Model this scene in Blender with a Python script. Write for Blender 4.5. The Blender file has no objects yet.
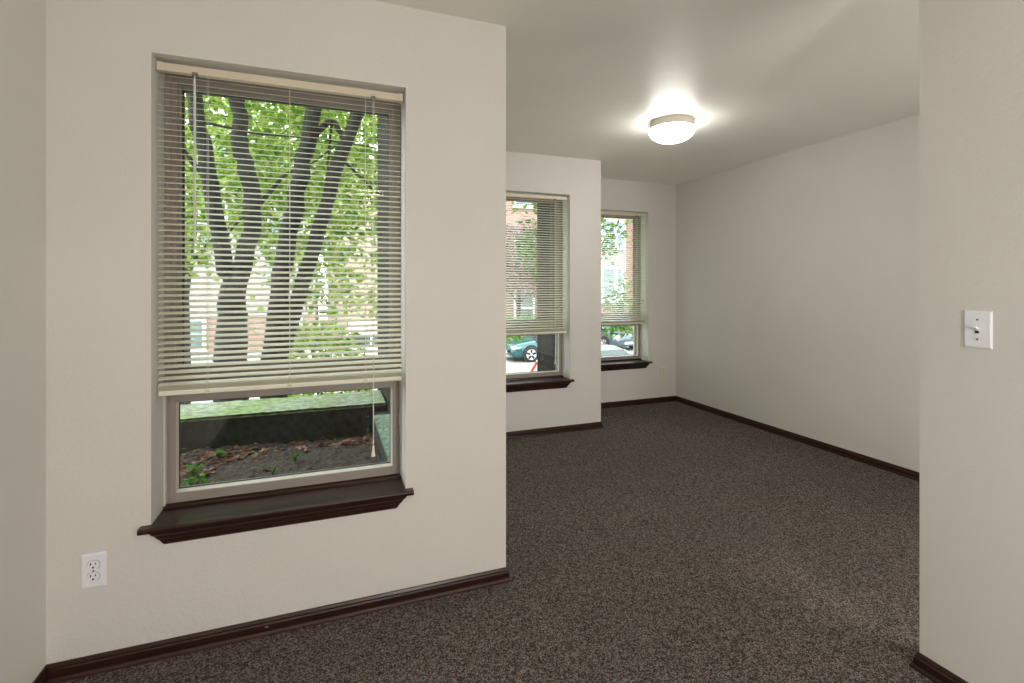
import bpy, math, random
from mathutils import Vector, Matrix
random.seed(7)
C = bpy.context.scene
col = C.collection
PI = math.pi

# ------------------------------------------------------------------ mesh builder
class MB:
    def __init__(self):
        self.v = []; self.f = []; self.sm = []
    def add(self, vs, fs, smooth=False):
        n = len(self.v)
        self.v += [tuple(p) for p in vs]
        for f in fs:
            self.f.append([i + n for i in f]); self.sm.append(smooth)
        return self
    def box(self, x0, x1, y0, y1, z0, z1):
        if x0 > x1: x0, x1 = x1, x0
        if y0 > y1: y0, y1 = y1, y0
        if z0 > z1: z0, z1 = z1, z0
        vs = [(x, y, z) for x in (x0, x1) for y in (y0, y1) for z in (z0, z1)]
        return self.add(vs, [(0, 1, 3, 2), (4, 6, 7, 5), (0, 4, 5, 1), (2, 3, 7, 6), (0, 2, 6, 4), (1, 5, 7, 3)])
    def bbox(self, x0, x1, y0, y1, z0, z1, b=.002):
        # box with chamfered vertical/horizontal edges (all twelve)
        import bmesh
        bm = bmesh.new()
        vs = [bm.verts.new((x, y, z)) for x in (x0, x1) for y in (y0, y1) for z in (z0, z1)]
        for q in [(0, 1, 3, 2), (4, 6, 7, 5), (0, 4, 5, 1), (2, 3, 7, 6), (0, 2, 6, 4), (1, 5, 7, 3)]:
            bm.faces.new([vs[i] for i in q])
        bm.normal_update()
        bmesh.ops.bevel(bm, geom=list(bm.edges), offset=b, segments=2, affect='EDGES', profile=.5)
        bm.verts.index_update()
        self.add([v.co[:] for v in bm.verts], [[v.index for v in f.verts] for f in bm.faces])
        bm.free()
        return self
    def prism(self, pts, fn, t0, t1, smooth=False, caps=True):
        # pts: closed 2-D outline; fn(a, b, t) -> xyz ; extruded t0..t1
        n = len(pts)
        vs = [fn(a, b, t0) for a, b in pts] + [fn(a, b, t1) for a, b in pts]
        fs = [(i, (i + 1) % n, n + (i + 1) % n, n + i) for i in range(n)]
        self.add(vs, fs, smooth)
        if caps:
            self.add(vs, [list(range(n))[::-1], list(range(n, 2 * n))])
        return self
    def tube(self, path, radii, seg=8, caps=True, smooth=True, wob=0, rnd=None):
        P = [Vector(p) for p in path]
        if not isinstance(radii, (list, tuple)): radii = [radii] * len(P)
        vs = []; N = len(P)
        up = None
        for i, p in enumerate(P):
            t = (P[min(i + 1, N - 1)] - P[max(i - 1, 0)]).normalized()
            if up is None:
                up = Vector((0, 0, 1)) if abs(t.z) < .9 else Vector((1, 0, 0))
            a = t.cross(up).normalized(); b = a.cross(t).normalized(); up = b
            for k in range(seg):
                an = 2 * PI * k / seg
                r = radii[i] * (1 + (rnd.uniform(-wob, wob) if rnd else 0))
                vs.append(p + a * math.cos(an) * r + b * math.sin(an) * r)
        fs = []
        for i in range(N - 1):
            for k in range(seg):
                k2 = (k + 1) % seg
                fs.append((i * seg + k, i * seg + k2, (i + 1) * seg + k2, (i + 1) * seg + k))
        self.add(vs, fs, smooth)
        if caps:
            self.add(vs[:seg], [list(range(seg))[::-1]]); self.add(vs[-seg:], [list(range(seg))])
        return self
    def lathe(self, prof, c=(0, 0, 0), seg=32, axis='z', smooth=True):
        vs = []
        for r, h in prof:
            for k in range(seg):
                a = 2 * PI * k / seg
                x, y, z = r * math.cos(a), r * math.sin(a), h
                if axis == 'y': x, y, z = x, h, y
                if axis == 'x': x, y, z = h, x, y
                vs.append((c[0] + x, c[1] + y, c[2] + z))
        fs = []
        for i in range(len(prof) - 1):
            for k in range(seg):
                k2 = (k + 1) % seg
                fs.append((i * seg + k, i * seg + k2, (i + 1) * seg + k2, (i + 1) * seg + k))
        self.add(vs, fs, smooth)
        self.add(vs[:seg], [list(range(seg))[::-1]]); self.add(vs[-seg:], [list(range(seg))])
        return self
    def shift(self, M):
        self.v = [tuple(M @ Vector(p)) for p in self.v]; return self
    def build(self, name, mat, parent=None, bevel=0, origin=None):
        me = bpy.data.meshes.new(name)
        vs = self.v
        if origin: vs = [(a - origin[0], b - origin[1], c - origin[2]) for a, b, c in vs]
        me.from_pydata(vs, [], self.f)
        me.polygons.foreach_set('use_smooth', self.sm)
        me.materials.append(mat)
        me.update()
        o = bpy.data.objects.new(name, me); col.objects.link(o)
        if origin: o.location = origin
        if parent is not None: o.parent = parent
        if bevel:
            m = o.modifiers.new('bevel', 'BEVEL'); m.width = bevel; m.segments = 2; m.limit_method = 'ANGLE'
        return o

def tag(o, label=None, cat=None, group=None, kind=None):
    if label: o['label'] = label
    if cat: o['category'] = cat
    if group: o['group'] = group
    if kind: o['kind'] = kind
    return o
def empty(name, loc=(0, 0, 0), rz=0):
    o = bpy.data.objects.new(name, None); col.objects.link(o)
    o.location = loc; o.rotation_euler = (0, 0, rz); o.empty_display_size = .1
    return o

# ------------------------------------------------------------------ materials
def new_mat(name):
    m = bpy.data.materials.new(name); m.use_nodes = True
    nt = m.node_tree; b = nt.nodes['Principled BSDF']
    return m, nt, b
def N(nt, t, **kw):
    n = nt.nodes.new(t)
    for k, v in kw.items(): setattr(n, k, v)
    return n
def noise(nt, scale, detail=3, rough=.5, stretch=None, dist=0):
    tc = N(nt, 'ShaderNodeTexCoord'); mp = N(nt, 'ShaderNodeMapping')
    if stretch: mp.inputs['Scale'].default_value = stretch
    n = N(nt, 'ShaderNodeTexNoise')
    n.inputs['Scale'].default_value = scale; n.inputs['Detail'].default_value = detail
    n.inputs['Roughness'].default_value = rough; n.inputs['Distortion'].default_value = dist
    nt.links.new(tc.outputs['Object'], mp.inputs['Vector']); nt.links.new(mp.outputs['Vector'], n.inputs['Vector'])
    return n
def ramp(nt, src, stops):
    r = N(nt, 'ShaderNodeValToRGB')
    e = r.color_ramp.elements
    e[0].position = stops[0][0]; e[0].color = (*stops[0][1], 1)
    e[1].position = stops[1][0]; e[1].color = (*stops[1][1], 1)
    for p, c in stops[2:]:
        k = e.new(p); k.color = (*c, 1)
    nt.links.new(src, r.inputs['Fac'])
    return r
def bump(nt, b, src, strength, dist):
    u = N(nt, 'ShaderNodeBump'); u.inputs['Strength'].default_value = strength; u.inputs['Distance'].default_value = dist
    nt.links.new(src, u.inputs['Height']); nt.links.new(u.outputs['Normal'], b.inputs['Normal'])
def simple(name, c, rough=.5, metal=0, spec=.5, var=0, vscale=20, coat=0):
    m, nt, b = new_mat(name)
    b.inputs['Base Color'].default_value = (*c, 1); b.inputs['Roughness'].default_value = rough
    b.inputs['Metallic'].default_value = metal; b.inputs['Specular IOR Level'].default_value = spec
    b.inputs['Coat Weight'].default_value = coat
    if var:
        n = noise(nt, vscale, 4)
        r = ramp(nt, n.outputs['Fac'], [(.3, tuple(x * (1 - var) for x in c)), (.7, tuple(min(1, x * (1 + var)) for x in c))])
        nt.links.new(r.outputs['Color'], b.inputs['Base Color'])
    return m
M = {}
def paint(name, c, rough, spec):
    m, nt, b = new_mat(name)
    b.inputs['Roughness'].default_value = rough; b.inputs['Specular IOR Level'].default_value = spec
    n = noise(nt, 1.7, 3)
    r = ramp(nt, n.outputs['Fac'], [(.3, tuple(x * .97 for x in c)), (.7, tuple(x * 1.02 for x in c))])
    nt.links.new(r.outputs['Color'], b.inputs['Base Color'])
    n1 = noise(nt, 95, 3, .55); n2 = noise(nt, 9, 3, .5)
    ma = N(nt, 'ShaderNodeMath', operation='MULTIPLY_ADD'); ma.inputs[1].default_value = 2.0
    nt.links.new(n2.outputs['Fac'], ma.inputs[0]); nt.links.new(n1.outputs['Fac'], ma.inputs[2])
    bump(nt, b, ma.outputs[0], .16, .006)
    return m
M['wall'] = paint('wall_paint', (.70, .68, .648), .62, .35)
M['ceiling'] = paint('ceiling_paint', (.82, .80, .74), .42, .5)
# carpet: looped pile of dark brown, taupe and black flecks
m, nt, b = new_mat('carpet')
b.inputs['Roughness'].default_value = .95; b.inputs['Specular IOR Level'].default_value = .1
tc = N(nt, 'ShaderNodeTexCoord'); vo = N(nt, 'ShaderNodeTexVoronoi'); vo.inputs['Scale'].default_value = 300
nt.links.new(tc.outputs['Object'], vo.inputs['Vector'])
vs_ = N(nt, 'ShaderNodeSeparateColor'); nt.links.new(vo.outputs['Color'], vs_.inputs[0])
v2 = N(nt, 'ShaderNodeTexVoronoi'); v2.inputs['Scale'].default_value = 120
nt.links.new(tc.outputs['Object'], v2.inputs['Vector'])
v2s = N(nt, 'ShaderNodeSeparateColor'); nt.links.new(v2.outputs['Color'], v2s.inputs[0])
n3 = noise(nt, 1.2, 3, .5)
a1 = N(nt, 'ShaderNodeMath', operation='MULTIPLY_ADD'); a1.inputs[1].default_value = .45
nt.links.new(v2s.outputs[0], a1.inputs[0]); nt.links.new(vs_.outputs[0], a1.inputs[2])
r = ramp(nt, a1.outputs[0], [(.10, (.026, .020, .017)), (1.0, (.24, .205, .185)), (.40, (.042, .033, .029)), (.70, (.078, .063, .056)), (.88, (.130, .109, .098))])
mx = N(nt, 'ShaderNodeMix', data_type='RGBA', blend_type='MULTIPLY'); mx.inputs[0].default_value = 1
r3 = ramp(nt, n3.outputs['Fac'], [(.35, (.88, .88, .9)), (.65, (1, 1, .98))])
nt.links.new(r.outputs['Color'], mx.inputs[6]); nt.links.new(r3.outputs['Color'], mx.inputs[7])
nt.links.new(mx.outputs[2], b.inputs['Base Color'])
bump(nt, b, a1.outputs[0], .25, .002)
M['carpet'] = m
# dark mahogany-stained wood
def wood(name, c0, c1, rough):
    m, nt, b = new_mat(name)
    b.inputs['Roughness'].default_value = rough; b.inputs['Coat Weight'].default_value = .12; b.inputs['Specular IOR Level'].default_value = .35
    b.inputs['Coat Roughness'].default_value = .2
    n = noise(nt, 18, 5, .6, (.5, 9, 9), .6)
    r = ramp(nt, n.outputs['Fac'], [(.3, c0), (.7, c1)])
    w = noise(nt, 55, 2, .5, (.5, 1, 1)); r2 = ramp(nt, w.outputs['Fac'], [(.775, (0, 0, 0)), (.80, (1, 1, 1))])
    mx = N(nt, 'ShaderNodeMix', data_type='RGBA')
    mx.inputs[7].default_value = (.36, .22, .13, 1)
    nt.links.new(r2.outputs['Color'], mx.inputs[0]); nt.links.new(r.outputs['Color'], mx.inputs[6])
    nt.links.new(mx.outputs[2], b.inputs['Base Color'])
    bump(nt, b, n.outputs['Fac'], .15, .002)
    return m
M['wood'] = wood('stained_wood', (.015, .0045, .0035), (.038, .011, .008), .34)
M['shoe'] = wood('worn_stained_wood', (.022, .008, .006), (.062, .022, .014), .5)
M['vinyl'] = simple('taupe_window_frame', (.30, .262, .235), .45, var=.03, vscale=5)
M['gasket'] = simple('dark_gasket', (.03, .03, .028), .6, var=.1)
M['bead'] = simple('pale_bead', (.62, .58, .52), .4, var=.04)
M['slat'] = simple('blind_slat', (.78, .76, .64), .38, var=.03, vscale=4)
M['rail'] = simple('blind_rail', (.70, .62, .49), .4, var=.03, vscale=4)
M['cord'] = simple('cord', (.78, .76, .68), .8, var=.05, vscale=200)
M['brass'] = simple('dull_metal', (.22, .19, .14), .4, .8, var=.1)
m, nt, b = new_mat('clear_wand')
b.inputs['Base Color'].default_value = (.85, .9, .88, 1); b.inputs['Roughness'].default_value = .12
b.inputs['Transmission Weight'].default_value = .45; b.inputs['IOR'].default_value = 1.45
M['wand'] = m
M['plate'] = simple('white_plastic', (.84, .86, .92), .3, var=.01)
M['cream'] = simple('ivory_plastic', (.76, .73, .62), .35, var=.02)
M['gapgrey'] = simple('seam_shadow_grey', (.22, .22, .22), .6, var=.05)
M['dark'] = simple('dark_slot', (.02, .018, .015), .6, var=.1)
M['pan'] = simple('enamel_pan', (.88, .84, .74), .3, var=.02)
def glass(name, gl=.07, tint=(.95, .98, .96)):
    m = bpy.data.materials.new(name); m.use_nodes = True; nt = m.node_tree
    for x in list(nt.nodes): nt.nodes.remove(x)
    o = N(nt, 'ShaderNodeOutputMaterial'); t = N(nt, 'ShaderNodeBsdfTransparent'); g = N(nt, 'ShaderNodeBsdfGlossy'); mx = N(nt, 'ShaderNodeMixShader')
    t.inputs['Color'].default_value = (*tint, 1); g.inputs['Roughness'].default_value = .02
    n = noise(nt, 3, 2); r = N(nt, 'ShaderNodeMapRange'); r.inputs[3].default_value = gl * .7; r.inputs[4].default_value = gl * 1.3
    nt.links.new(n.outputs['Fac'], r.inputs[0]); nt.links.new(r.outputs[0], mx.inputs[0])
    nt.links.new(t.outputs[0], mx.inputs[1]); nt.links.new(g.outputs[0], mx.inputs[2]); nt.links.new(mx.outputs[0], o.inputs[0])
    return m
M['glass'] = glass('window_glass', .035)
def emit(name, c, s):
    m, nt, b = new_mat(name)
    b.inputs['Base Color'].default_value = (.8, .8, .78, 1); b.inputs['Emission Color'].default_value = (*c, 1); b.inputs['Emission Strength'].default_value = s
    b.inputs['Roughness'].default_value = .2
    return m

# --- outdoors
def brick(name, c1, c2, mortar, scale=1.0):
    m, nt, b = new_mat(name)
    b.inputs['Roughness'].default_value = .9
    tc = N(nt, 'ShaderNodeTexCoord'); sp = N(nt, 'ShaderNodeSeparateXYZ'); cb = N(nt, 'ShaderNodeCombineXYZ')
    ad = N(nt, 'ShaderNodeMath', operation='ADD')
    nt.links.new(tc.outputs['Object'], sp.inputs[0])
    nt.links.new(sp.outputs[0], ad.inputs[0]); nt.links.new(sp.outputs[1], ad.inputs[1])
    nt.links.new(ad.outputs[0], cb.inputs[0]); nt.links.new(sp.outputs[2], cb.inputs[1])
    bt = N(nt, 'ShaderNodeTexBrick')
    bt.inputs['Scale'].default_value = scale; bt.inputs['Brick Width'].default_value = .22; bt.inputs['Row Height'].default_value = .075
    bt.inputs['Mortar Size'].default_value = .008
    bt.inputs['Color1'].default_value = (*c1, 1); bt.inputs['Color2'].default_value = (*c2, 1); bt.inputs['Mortar'].default_value = (*mortar, 1)
    b.inputs['Specular IOR Level'].default_value = .12; nt.links.new(cb.outputs[0], bt.inputs['Vector']); nt.links.new(bt.outputs['Color'], b.inputs['Base Color'])
    return m
M['dark_brick'] = brick('dark_brick', (0.028, 0.028, 0.024), (0.038, 0.034, 0.029), (0.045, 0.044, 0.039))
M['red_brick'] = brick('red_brick', (0.240, 0.088, 0.064), (0.288, 0.120, 0.088), (0.320, 0.256, 0.224))
M['pink_brick'] = brick('pink_brick', (.34, .19, .155), (.39, .235, .19), (.42, .34, .30))
M['cream_wall'] = simple('cream_stucco', (0.425, 0.357, 0.264), .9, var=.06, vscale=3)
M['white_wall'] = simple('white_stucco', (.33, .30, .28), .9, var=.04, vscale=3)
M['white_trim'] = simple('white_trim', (.85, .87, .85), .5, var=.02)
M['pane'] = simple('dim_window_pane', (.16, .24, .24), .12, var=.3, vscale=2)
M['asphalt'] = simple('pale_pavement', (0.288, 0.284, 0.272), .9, var=.12, vscale=2)
M['walk'] = simple('concrete_walk', (0.336, 0.328, 0.304), .9, var=.08, vscale=3)
def mossy(name, base, moss, lo, hi, scale):
    m, nt, b = new_mat(name); b.inputs['Roughness'].default_value = .95
    n = noise(nt, scale, 6, .65); n2 = noise(nt, scale * 9, 3, .6)
    r = ramp(nt, n.outputs['Fac'], [(lo, base), (hi, moss)])
    r2 = ramp(nt, n2.outputs['Fac'], [(.35, (.45, .45, .42)), (.6, (1.1, 1.1, 1.1))])
    mx = N(nt, 'ShaderNodeMix', data_type='RGBA', blend_type='MULTIPLY'); mx.inputs[0].default_value = .8
    nt.links.new(r.outputs['Color'], mx.inputs[6]); nt.links.new(r2.outputs['Color'], mx.inputs[7])
    nt.links.new(mx.outputs[2], b.inputs['Base Color']); bump(nt, b, n2.outputs['Fac'], .5, .01)
    return m
M['coping'] = mossy('mossy_coping', (0.375, 0.413, 0.315), (0.270, 0.360, 0.135), .4, .6, 3)
M['side_coping'] = mossy('pale_green_coping', (0.294, 0.350, 0.280), (0.238, 0.322, 0.231), .4, .6, 3)
M['damp'] = mossy('damp_concrete', (0.042, 0.046, 0.043), (0.025, 0.034, 0.017), .4, .62, 2.5)
M['soil'] = mossy('soil', (.040, .029, .021), (.105, .080, .060), .40, .60, 45)
m, nt, b = new_mat('bark'); b.inputs['Roughness'].default_value = .95
n = noise(nt, 9, 6, .7, (3, 3, .6)); r = ramp(nt, n.outputs['Fac'], [(.32, (.008, .009, .007)), (.72, (.045, .044, .034))])
nt.links.new(r.outputs['Color'], b.inputs['Base Color']); bump(nt, b, n.outputs['Fac'], .8, .03)
M['bark'] = m
def leafmat(name, c0, c1, c2, tr=.55, scale=2.2):
    m = bpy.data.materials.new(name); m.use_nodes = True; nt = m.node_tree
    for x in list(nt.nodes): nt.nodes.remove(x)
    o = N(nt, 'ShaderNodeOutputMaterial'); d = N(nt, 'ShaderNodeBsdfDiffuse'); t = N(nt, 'ShaderNodeBsdfTranslucent'); mx = N(nt, 'ShaderNodeMixShader')
    n = noise(nt, scale, 5, .75); r = ramp(nt, n.outputs['Fac'], [(.40, c0), (.62, c2), (.5, c1)])
    nt.links.new(r.outputs['Color'], d.inputs['Color']); nt.links.new(r.outputs['Color'], t.inputs['Color'])
    mx.inputs[0].default_value = tr
    nt.links.new(d.outputs[0], mx.inputs[1]); nt.links.new(t.outputs[0], mx.inputs[2]); nt.links.new(mx.outputs[0], o.inputs[0])
    return m
M['leaf'] = leafmat('spring_leaf', (0.070, 0.187, 0.031), (0.300, 0.445, 0.070), (0.680, 0.700, 0.260), .55, 8)
M['leaf2'] = leafmat('mid_green_leaf', (0.039, 0.117, 0.023), (0.117, 0.250, 0.047), (0.265, 0.406, 0.109), .5, 5)
M['leaf3'] = leafmat('hedge_leaf', (0.070, 0.210, 0.035), (0.175, 0.364, 0.070), (0.294, 0.476, 0.140))
M['plum'] = leafmat('plum_leaf', (0.128, 0.080, 0.080), (0.320, 0.216, 0.200), (0.600, 0.480, 0.440), .4, 5)
M['litter'] = leafmat('dead_leaf', (0.080, 0.044, 0.028), (0.176, 0.096, 0.064), (0.320, 0.216, 0.160), .1, 9)

# ------------------------------------------------------------------ room dimensions (metres)
H = 2.43
YA, YB, YC = 2.036, 3.917, 4.546          # inner faces of the three stepped window walls
XL, XN, XF = -.86, 1.867, 3.668            # left wall, near right wall, far right wall
X1, X2 = .733, 2.328                       # outer corners of the steps
T = .29                                    # outside wall thickness
SZ, WT, WW = .463, 2.10, .872              # sill height, head height, window width
WIN = [(-.573, YA), (1.141, YB), (2.428, YC)]
YBACK = -3.2

def S(mb, name, mat, **k):
    o = mb.build(name, mat, **k); o['kind'] = 'structure'; return o
S(MB().box(XL - .2, XF + .2, YBACK - .2, YA + T, -.12, 0).box(X1 - .3, XF + .2, YA + T, YB + T, -.12, 0).box(X2 - .2, XF + .2, YB + T, YC + T, -.12, 0), 'floor', M['carpet'])
S(MB().box(XL - .2, XF + .2, YBACK - .2, YA + T, H, H + .5).box(X1 - .3, XF + .2, YA + T, YB + T, H, H + .5).box(X2 - .2, XF + .2, YB + T, YC + T, H, H + .5), 'ceiling', M['ceiling'])

def wall_holed(name, xa, xb, y, x0):
    mb = MB()
    x1 = x0 + WW
    mb.box(xa, x0, y, y + T, 0, H); mb.box(x1, xb, y, y + T, 0, H)
    mb.box(x0, x1, y, y + T, 0, SZ - .019); mb.box(x0, x1, y, y + T, WT, H)
    return S(mb, name, M['wall'])
wall_holed('wall_front', XL - .2, .42, YA, WIN[0][0])
S(MB().box(.42, X1, YA, YB, 0, H), 'wall_front_return', M['wall'])
wall_holed('wall_middle', X1, 2.115, YB, WIN[1][0])
S(MB().box(2.115, X2, YB, YC, 0, H), 'wall_middle_return', M['wall'])
wall_holed('wall_far', X2, XF + .2, YC, WIN[2][0])
S(MB().box(XL - .2, XL, YBACK, YA, 0, H), 'wall_left', M['wall'])
S(MB().box(XF, XF + .2, -.7, YC, 0, H), 'wall_right', M['wall'])
S(MB().box(XN, XN + .13, YBACK, 1.074, 0, H), 'wall_near_right', M['wall'])
S(MB().box(XN + .13, XF + .2, -.9, -.7, 0, H), 'wall_rear_right', M['wall'])
S(MB().box(XL - .2, XF + .2, YBACK - .2, YBACK, 0, H), 'wall_back', M['wall'])
# dark brick skin outside: footing below the floor, bands above, and the two steps between the windows
sk = MB()
sk.box(XL - 3.2, .42, YA + T, YA + T + .004, -2, .30)
sk.box(XL - 3.2, WIN[0][0] - .03, YA + T, YA + T + .03, .30, H + .5)
sk.box(.42 - .035, .42, YA + T, YB + T, -2, H + .5)
sk.box(.42, 2.115, YB + T - .001, YB + T + .004, -2, SZ - .03)
sk.box(.42, WIN[1][0] - .03, YB + T, YB + T + .02, SZ - .03, H + .5)
sk.box(2.115 - .02, 2.115, YB + T, YC + T, -2, H + .5)
sk.box(2.115, XF + 4, YC + T, YC + T + .004, -2, SZ - .03)
sk.box(WIN[2][0] + WW + .03, XF + 4, YC + T, YC + T + .02, SZ - .03, H + .5)
S(sk, 'wall_outside', M['dark_brick'])
# the storey above: keeps the building's shade on the planter
S(MB().box(XL - 3.2, .385, YBACK - .2, YA + T, H + .5, 6).box(.385, 2.095, YBACK - .2, YB + T, H + .5, 6).box(2.095, XF + 4, YBACK - .2, YC + T, H + .5, 6), 'wall_upper_storey', M['dark_brick'])
S(MB().box(XL - 3.2, XL - .2, YBACK - .2, YA + T, -2, H + .5).box(XF + .2, XF + 4, YBACK - .2, YC + T, -2, H + .5), 'wall_neighbour', M['dark_brick'])

# baseboards: moulded, mitred runs following the walls
BB = [(0, 0), (.015, 0), (.0155, .010), (.012, .014), (.0115, .036), (.008, .041), (.0078, .046), (.004, .055), (0, .056)]
SH = [(0.0, 0), (.020, 0), (.0195, .006), (.018, .010), (.0155, .0135), (0, .0135)]
def run(path, prof, name, mat, parent=None):
    """path: xy points, room on the left side of travel; the profile grows into the room"""
    n = len(path); mb = MB(); rings = []
    for i, p in enumerate(path):
        p = Vector(p)
        d0 = (p - Vector(path[i - 1])).normalized() if i > 0 else None
        d1 = (Vector(path[i + 1]) - p).normalized() if i < n - 1 else None
        if d0 is None: nn = Vector((-d1.y, d1.x)); k = 1
        elif d1 is None: nn = Vector((-d0.y, d0.x)); k = 1
        else:
            a = Vector((-d0.y, d0.x)); b_ = Vector((-d1.y, d1.x)); nn = (a + b_).normalized(); k = 1 / max(.3, nn.dot(a))
        rings.append([(p.x + nn.x * t * k, p.y + nn.y * t * k, z + .0005) for t, z in prof])
    m_ = len(prof)
    vs = [q for r_ in rings for q in r_]
    fs = [(i * m_ + j, i * m_ + (j + 1) % m_, (i + 1) * m_ + (j + 1) % m_, (i + 1) * m_ + j) for i in range(n - 1) for j in range(m_)]
    mb.add(vs, fs); mb.add(rings[0], [list(range(m_))]); mb.add(rings[-1], [list(range(m_))[::-1]])
    o = mb.build(name, mat, parent)
    if parent is None: o['kind'] = 'structure'
    return o
# travelling with the room on the left: from the far right corner back to the left wall
pf = [(XF, -.7), (XF, YC), (X2, YC), (X2, YB), (X1, YB), (X1, YA), (XL, YA), (XL, YBACK)]
b1 = run(pf[0:2] + [(X2, YC)], BB, 'baseboard_far', M['wood'])
b2 = run([(X2, YC), (X2, YB), (X1, YB)], BB, 'baseboard_middle', M['wood'])
b3 = run([(X1, YB), (X1, YA), (XL, YA), (XL, YBACK)], BB, 'baseboard_front', M['wood'])
run([(X1, YB), (X1, YA), (XL, YA), (XL, YBACK)], SH, 'shoe_molding', M['shoe'], b3)
run([(X2, YC), (X2, YB), (X1, YB)], [(a * .8, z * .8) for a, z in SH], 'shoe_molding', M['shoe'], b2)
b4 = run([(XN, YBACK), (XN, 1.074), (XN + .13, 1.074), (XN + .13, -.7)], BB, 'baseboard_near_right', M['wood'])
run([(XN, YBACK), (XN, 1.074), (XN + .13, 1.074), (XN + .13, -.7)], SH, 'shoe_molding', M['wood'], b4)

# ------------------------------------------------------------------ windows
def ring(mb, x0, x1, z0, z1, w, y0, y1, wb=None, wt=None):
    wb = w if wb is None else wb; wt = w if wt is None else wt
    mb.bbox(x0, x0 + w, y0, y1, z0, z1, .0015); mb.bbox(x1 - w, x1, y0, y1, z0, z1, .0015)
    mb.bbox(x0 + w, x1 - w, y0, y1, z0, z0 + wb, .0015); mb.bbox(x0 + w, x1 - w, y0, y1, z1 - wt, z1, .0015)
    return mb
def bevel_bead(mb, x0, x1, z0, z1, w, y0, y1):
    """sloping glazing bead: outer edge at y0 (room side), inner edge at y1"""
    o = [(x0, y0, z0), (x1, y0, z0), (x1, y0, z1), (x0, y0, z1)]
    i = [(x0 + w, y1, z0 + w), (x1 - w, y1, z0 + w), (x1 - w, y1, z1 - w), (x0 + w, y1, z1 - w)]
    ob = [(a, y1 + .004, c) for a, _, c in o]; ib = [(a, y1 + .004, c) for a, _, c in i]
    mb.add(o + i + ob + ib, [(k, (k + 1) % 4, 4 + (k + 1) % 4, 4 + k) for k in range(4)] + [(8 + k, 12 + k, 12 + (k + 1) % 4, 8 + (k + 1) % 4) for k in range(4)]
           + [(k, 8 + k, 8 + (k + 1) % 4, (k + 1) % 4) for k in range(4)] + [(4 + k, 4 + (k + 1) % 4, 12 + (k + 1) % 4, 12 + k) for k in range(4)])
def window(num, x0, y):
    root = empty('window_%d' % num, (x0, y, SZ)); root['kind'] = 'structure'
    W = WW; Ht = WT - SZ; F = .144                       # frame face behind the wall's inner face
    g = .002
    mr0, mr1 = .385, .515                                # glass edges above and below the meeting rail
    fr = MB()
    ring(fr, g, W - g, .002, Ht - g, .018, F, F + .10, .012, .022)
    fr.bbox(.018, W - .018, F + .002, F + .10, mr0 + .030, mr1 - .024, .002)
    fr.build('window_frame', M['vinyl'], root)
    up = ring(MB(), .019, W - .019, mr1 - .026, Ht - .023, .020, F + .012, F + .085)
    ring(up, .0385, W - .0385, mr1 - .0065, Ht - .0425, .009, F + .030, F + .085)
    up.build('upper_sash', M['vinyl'], root)
    gk = ring(MB(), .0468, W - .0468, mr1 + .0012, Ht - .0508, .0045, F + .046, F + .066)
    gk.build('gasket', M['gasket'], root)
    lo = ring(MB(), .018, W - .018, .013, mr0 + .033, .019, F - .005, F + .06, .036, .028)
    ls = lo.build('lower_sash', M['vinyl'], root)
    bd = MB(); bevel_bead(bd, .0365, W - .0365, .0485, mr0 + .0055, .0055, F - .002, F + .022)
    bd.build('glazing_bead', M['bead'], ls)
    gl = ring(MB(), .0405, W - .0405, .053, mr0 + .001, .0035, F + .023, F + .034); gl.build('gasket', M['gasket'], ls)
    MB().box(.042, W - .042, F + .026, F + .030, .054, mr0).build('window_pane', M['glass'], root)
    MB().box(.050, W - .050, F + .056, F + .060, mr1 + .004, Ht - .054).build('window_pane', M['glass'], root)
    for sx in (.0075, W - .0075):
        MB().bbox(sx - .0022, sx + .0022, F - .009, F - .0005, .225, .275, .001).build('latch', M['bead'], root)
    # pale liner strips where the frame meets the plaster, ending under the blind
    for xa in (g - .001, W - .0065):
        MB().bbox(xa, xa + .0075, F - .016, F + .001, .006, .435, .001).build('liner_strip', M['bead'], root)
    # sloping exterior sill
    MB().box(.0, W, F + .101, T + .03, -.018, .004).build('outer_sill', M['walk'], root)
    # stool with horns, back stop and coved apron
    st = MB()
    st.bbox(.001, W - .001, -.006, F - .001, -.018, 0, .001)
    pr = [(-.036, -.012), (-.034, -.017), (-.030, -.0185), (0, -.0185), (0, 0), (-.030, 0), (-.034, -.002), (-.036, -.006)]
    st.prism(pr, lambda a, b_, t: (t, a, b_), -.030, W + .027)
    stool = st.build('window_sill', M['wood'], root)
    MB().prism([(0, 0), (.016, 0), (.016, .014), (.010, .013), (.004, .009), (0, .003)], lambda a, b_, t: (t, F - .021 + a, b_), .002, W - .002).build('back_stop', M['wood'], stool)
    ap = MB()
    cov = [(a, z, .040 * (-.0185 - z) / .0535 + 0.001) for a, z in [(0, -.072), (-.006, -.072), (-.010, -.067), (-.0115, -.052), (-.016, -.047), (-.018, -.038), (-.023, -.031), (-.027, -.028), (-.028, -.0185), (0, -.0185)]]
    L = [(i_, a, b_) for a, b_, i_ in cov]; R = [(W - i_ + .002, a, b_) for a, b_, i_ in cov]
    n = len(cov)
    ap.add(L + R, [(k, (k + 1) % n, n + (k + 1) % n, n + k) for k in range(n)] + [list(range(n))[::-1], list(range(n, 2 * n))])
    ap.build('sill_apron', M['wood'], stool)
    return root
for i, (x, y) in enumerate(WIN): window(i + 1, x, y)

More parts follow.
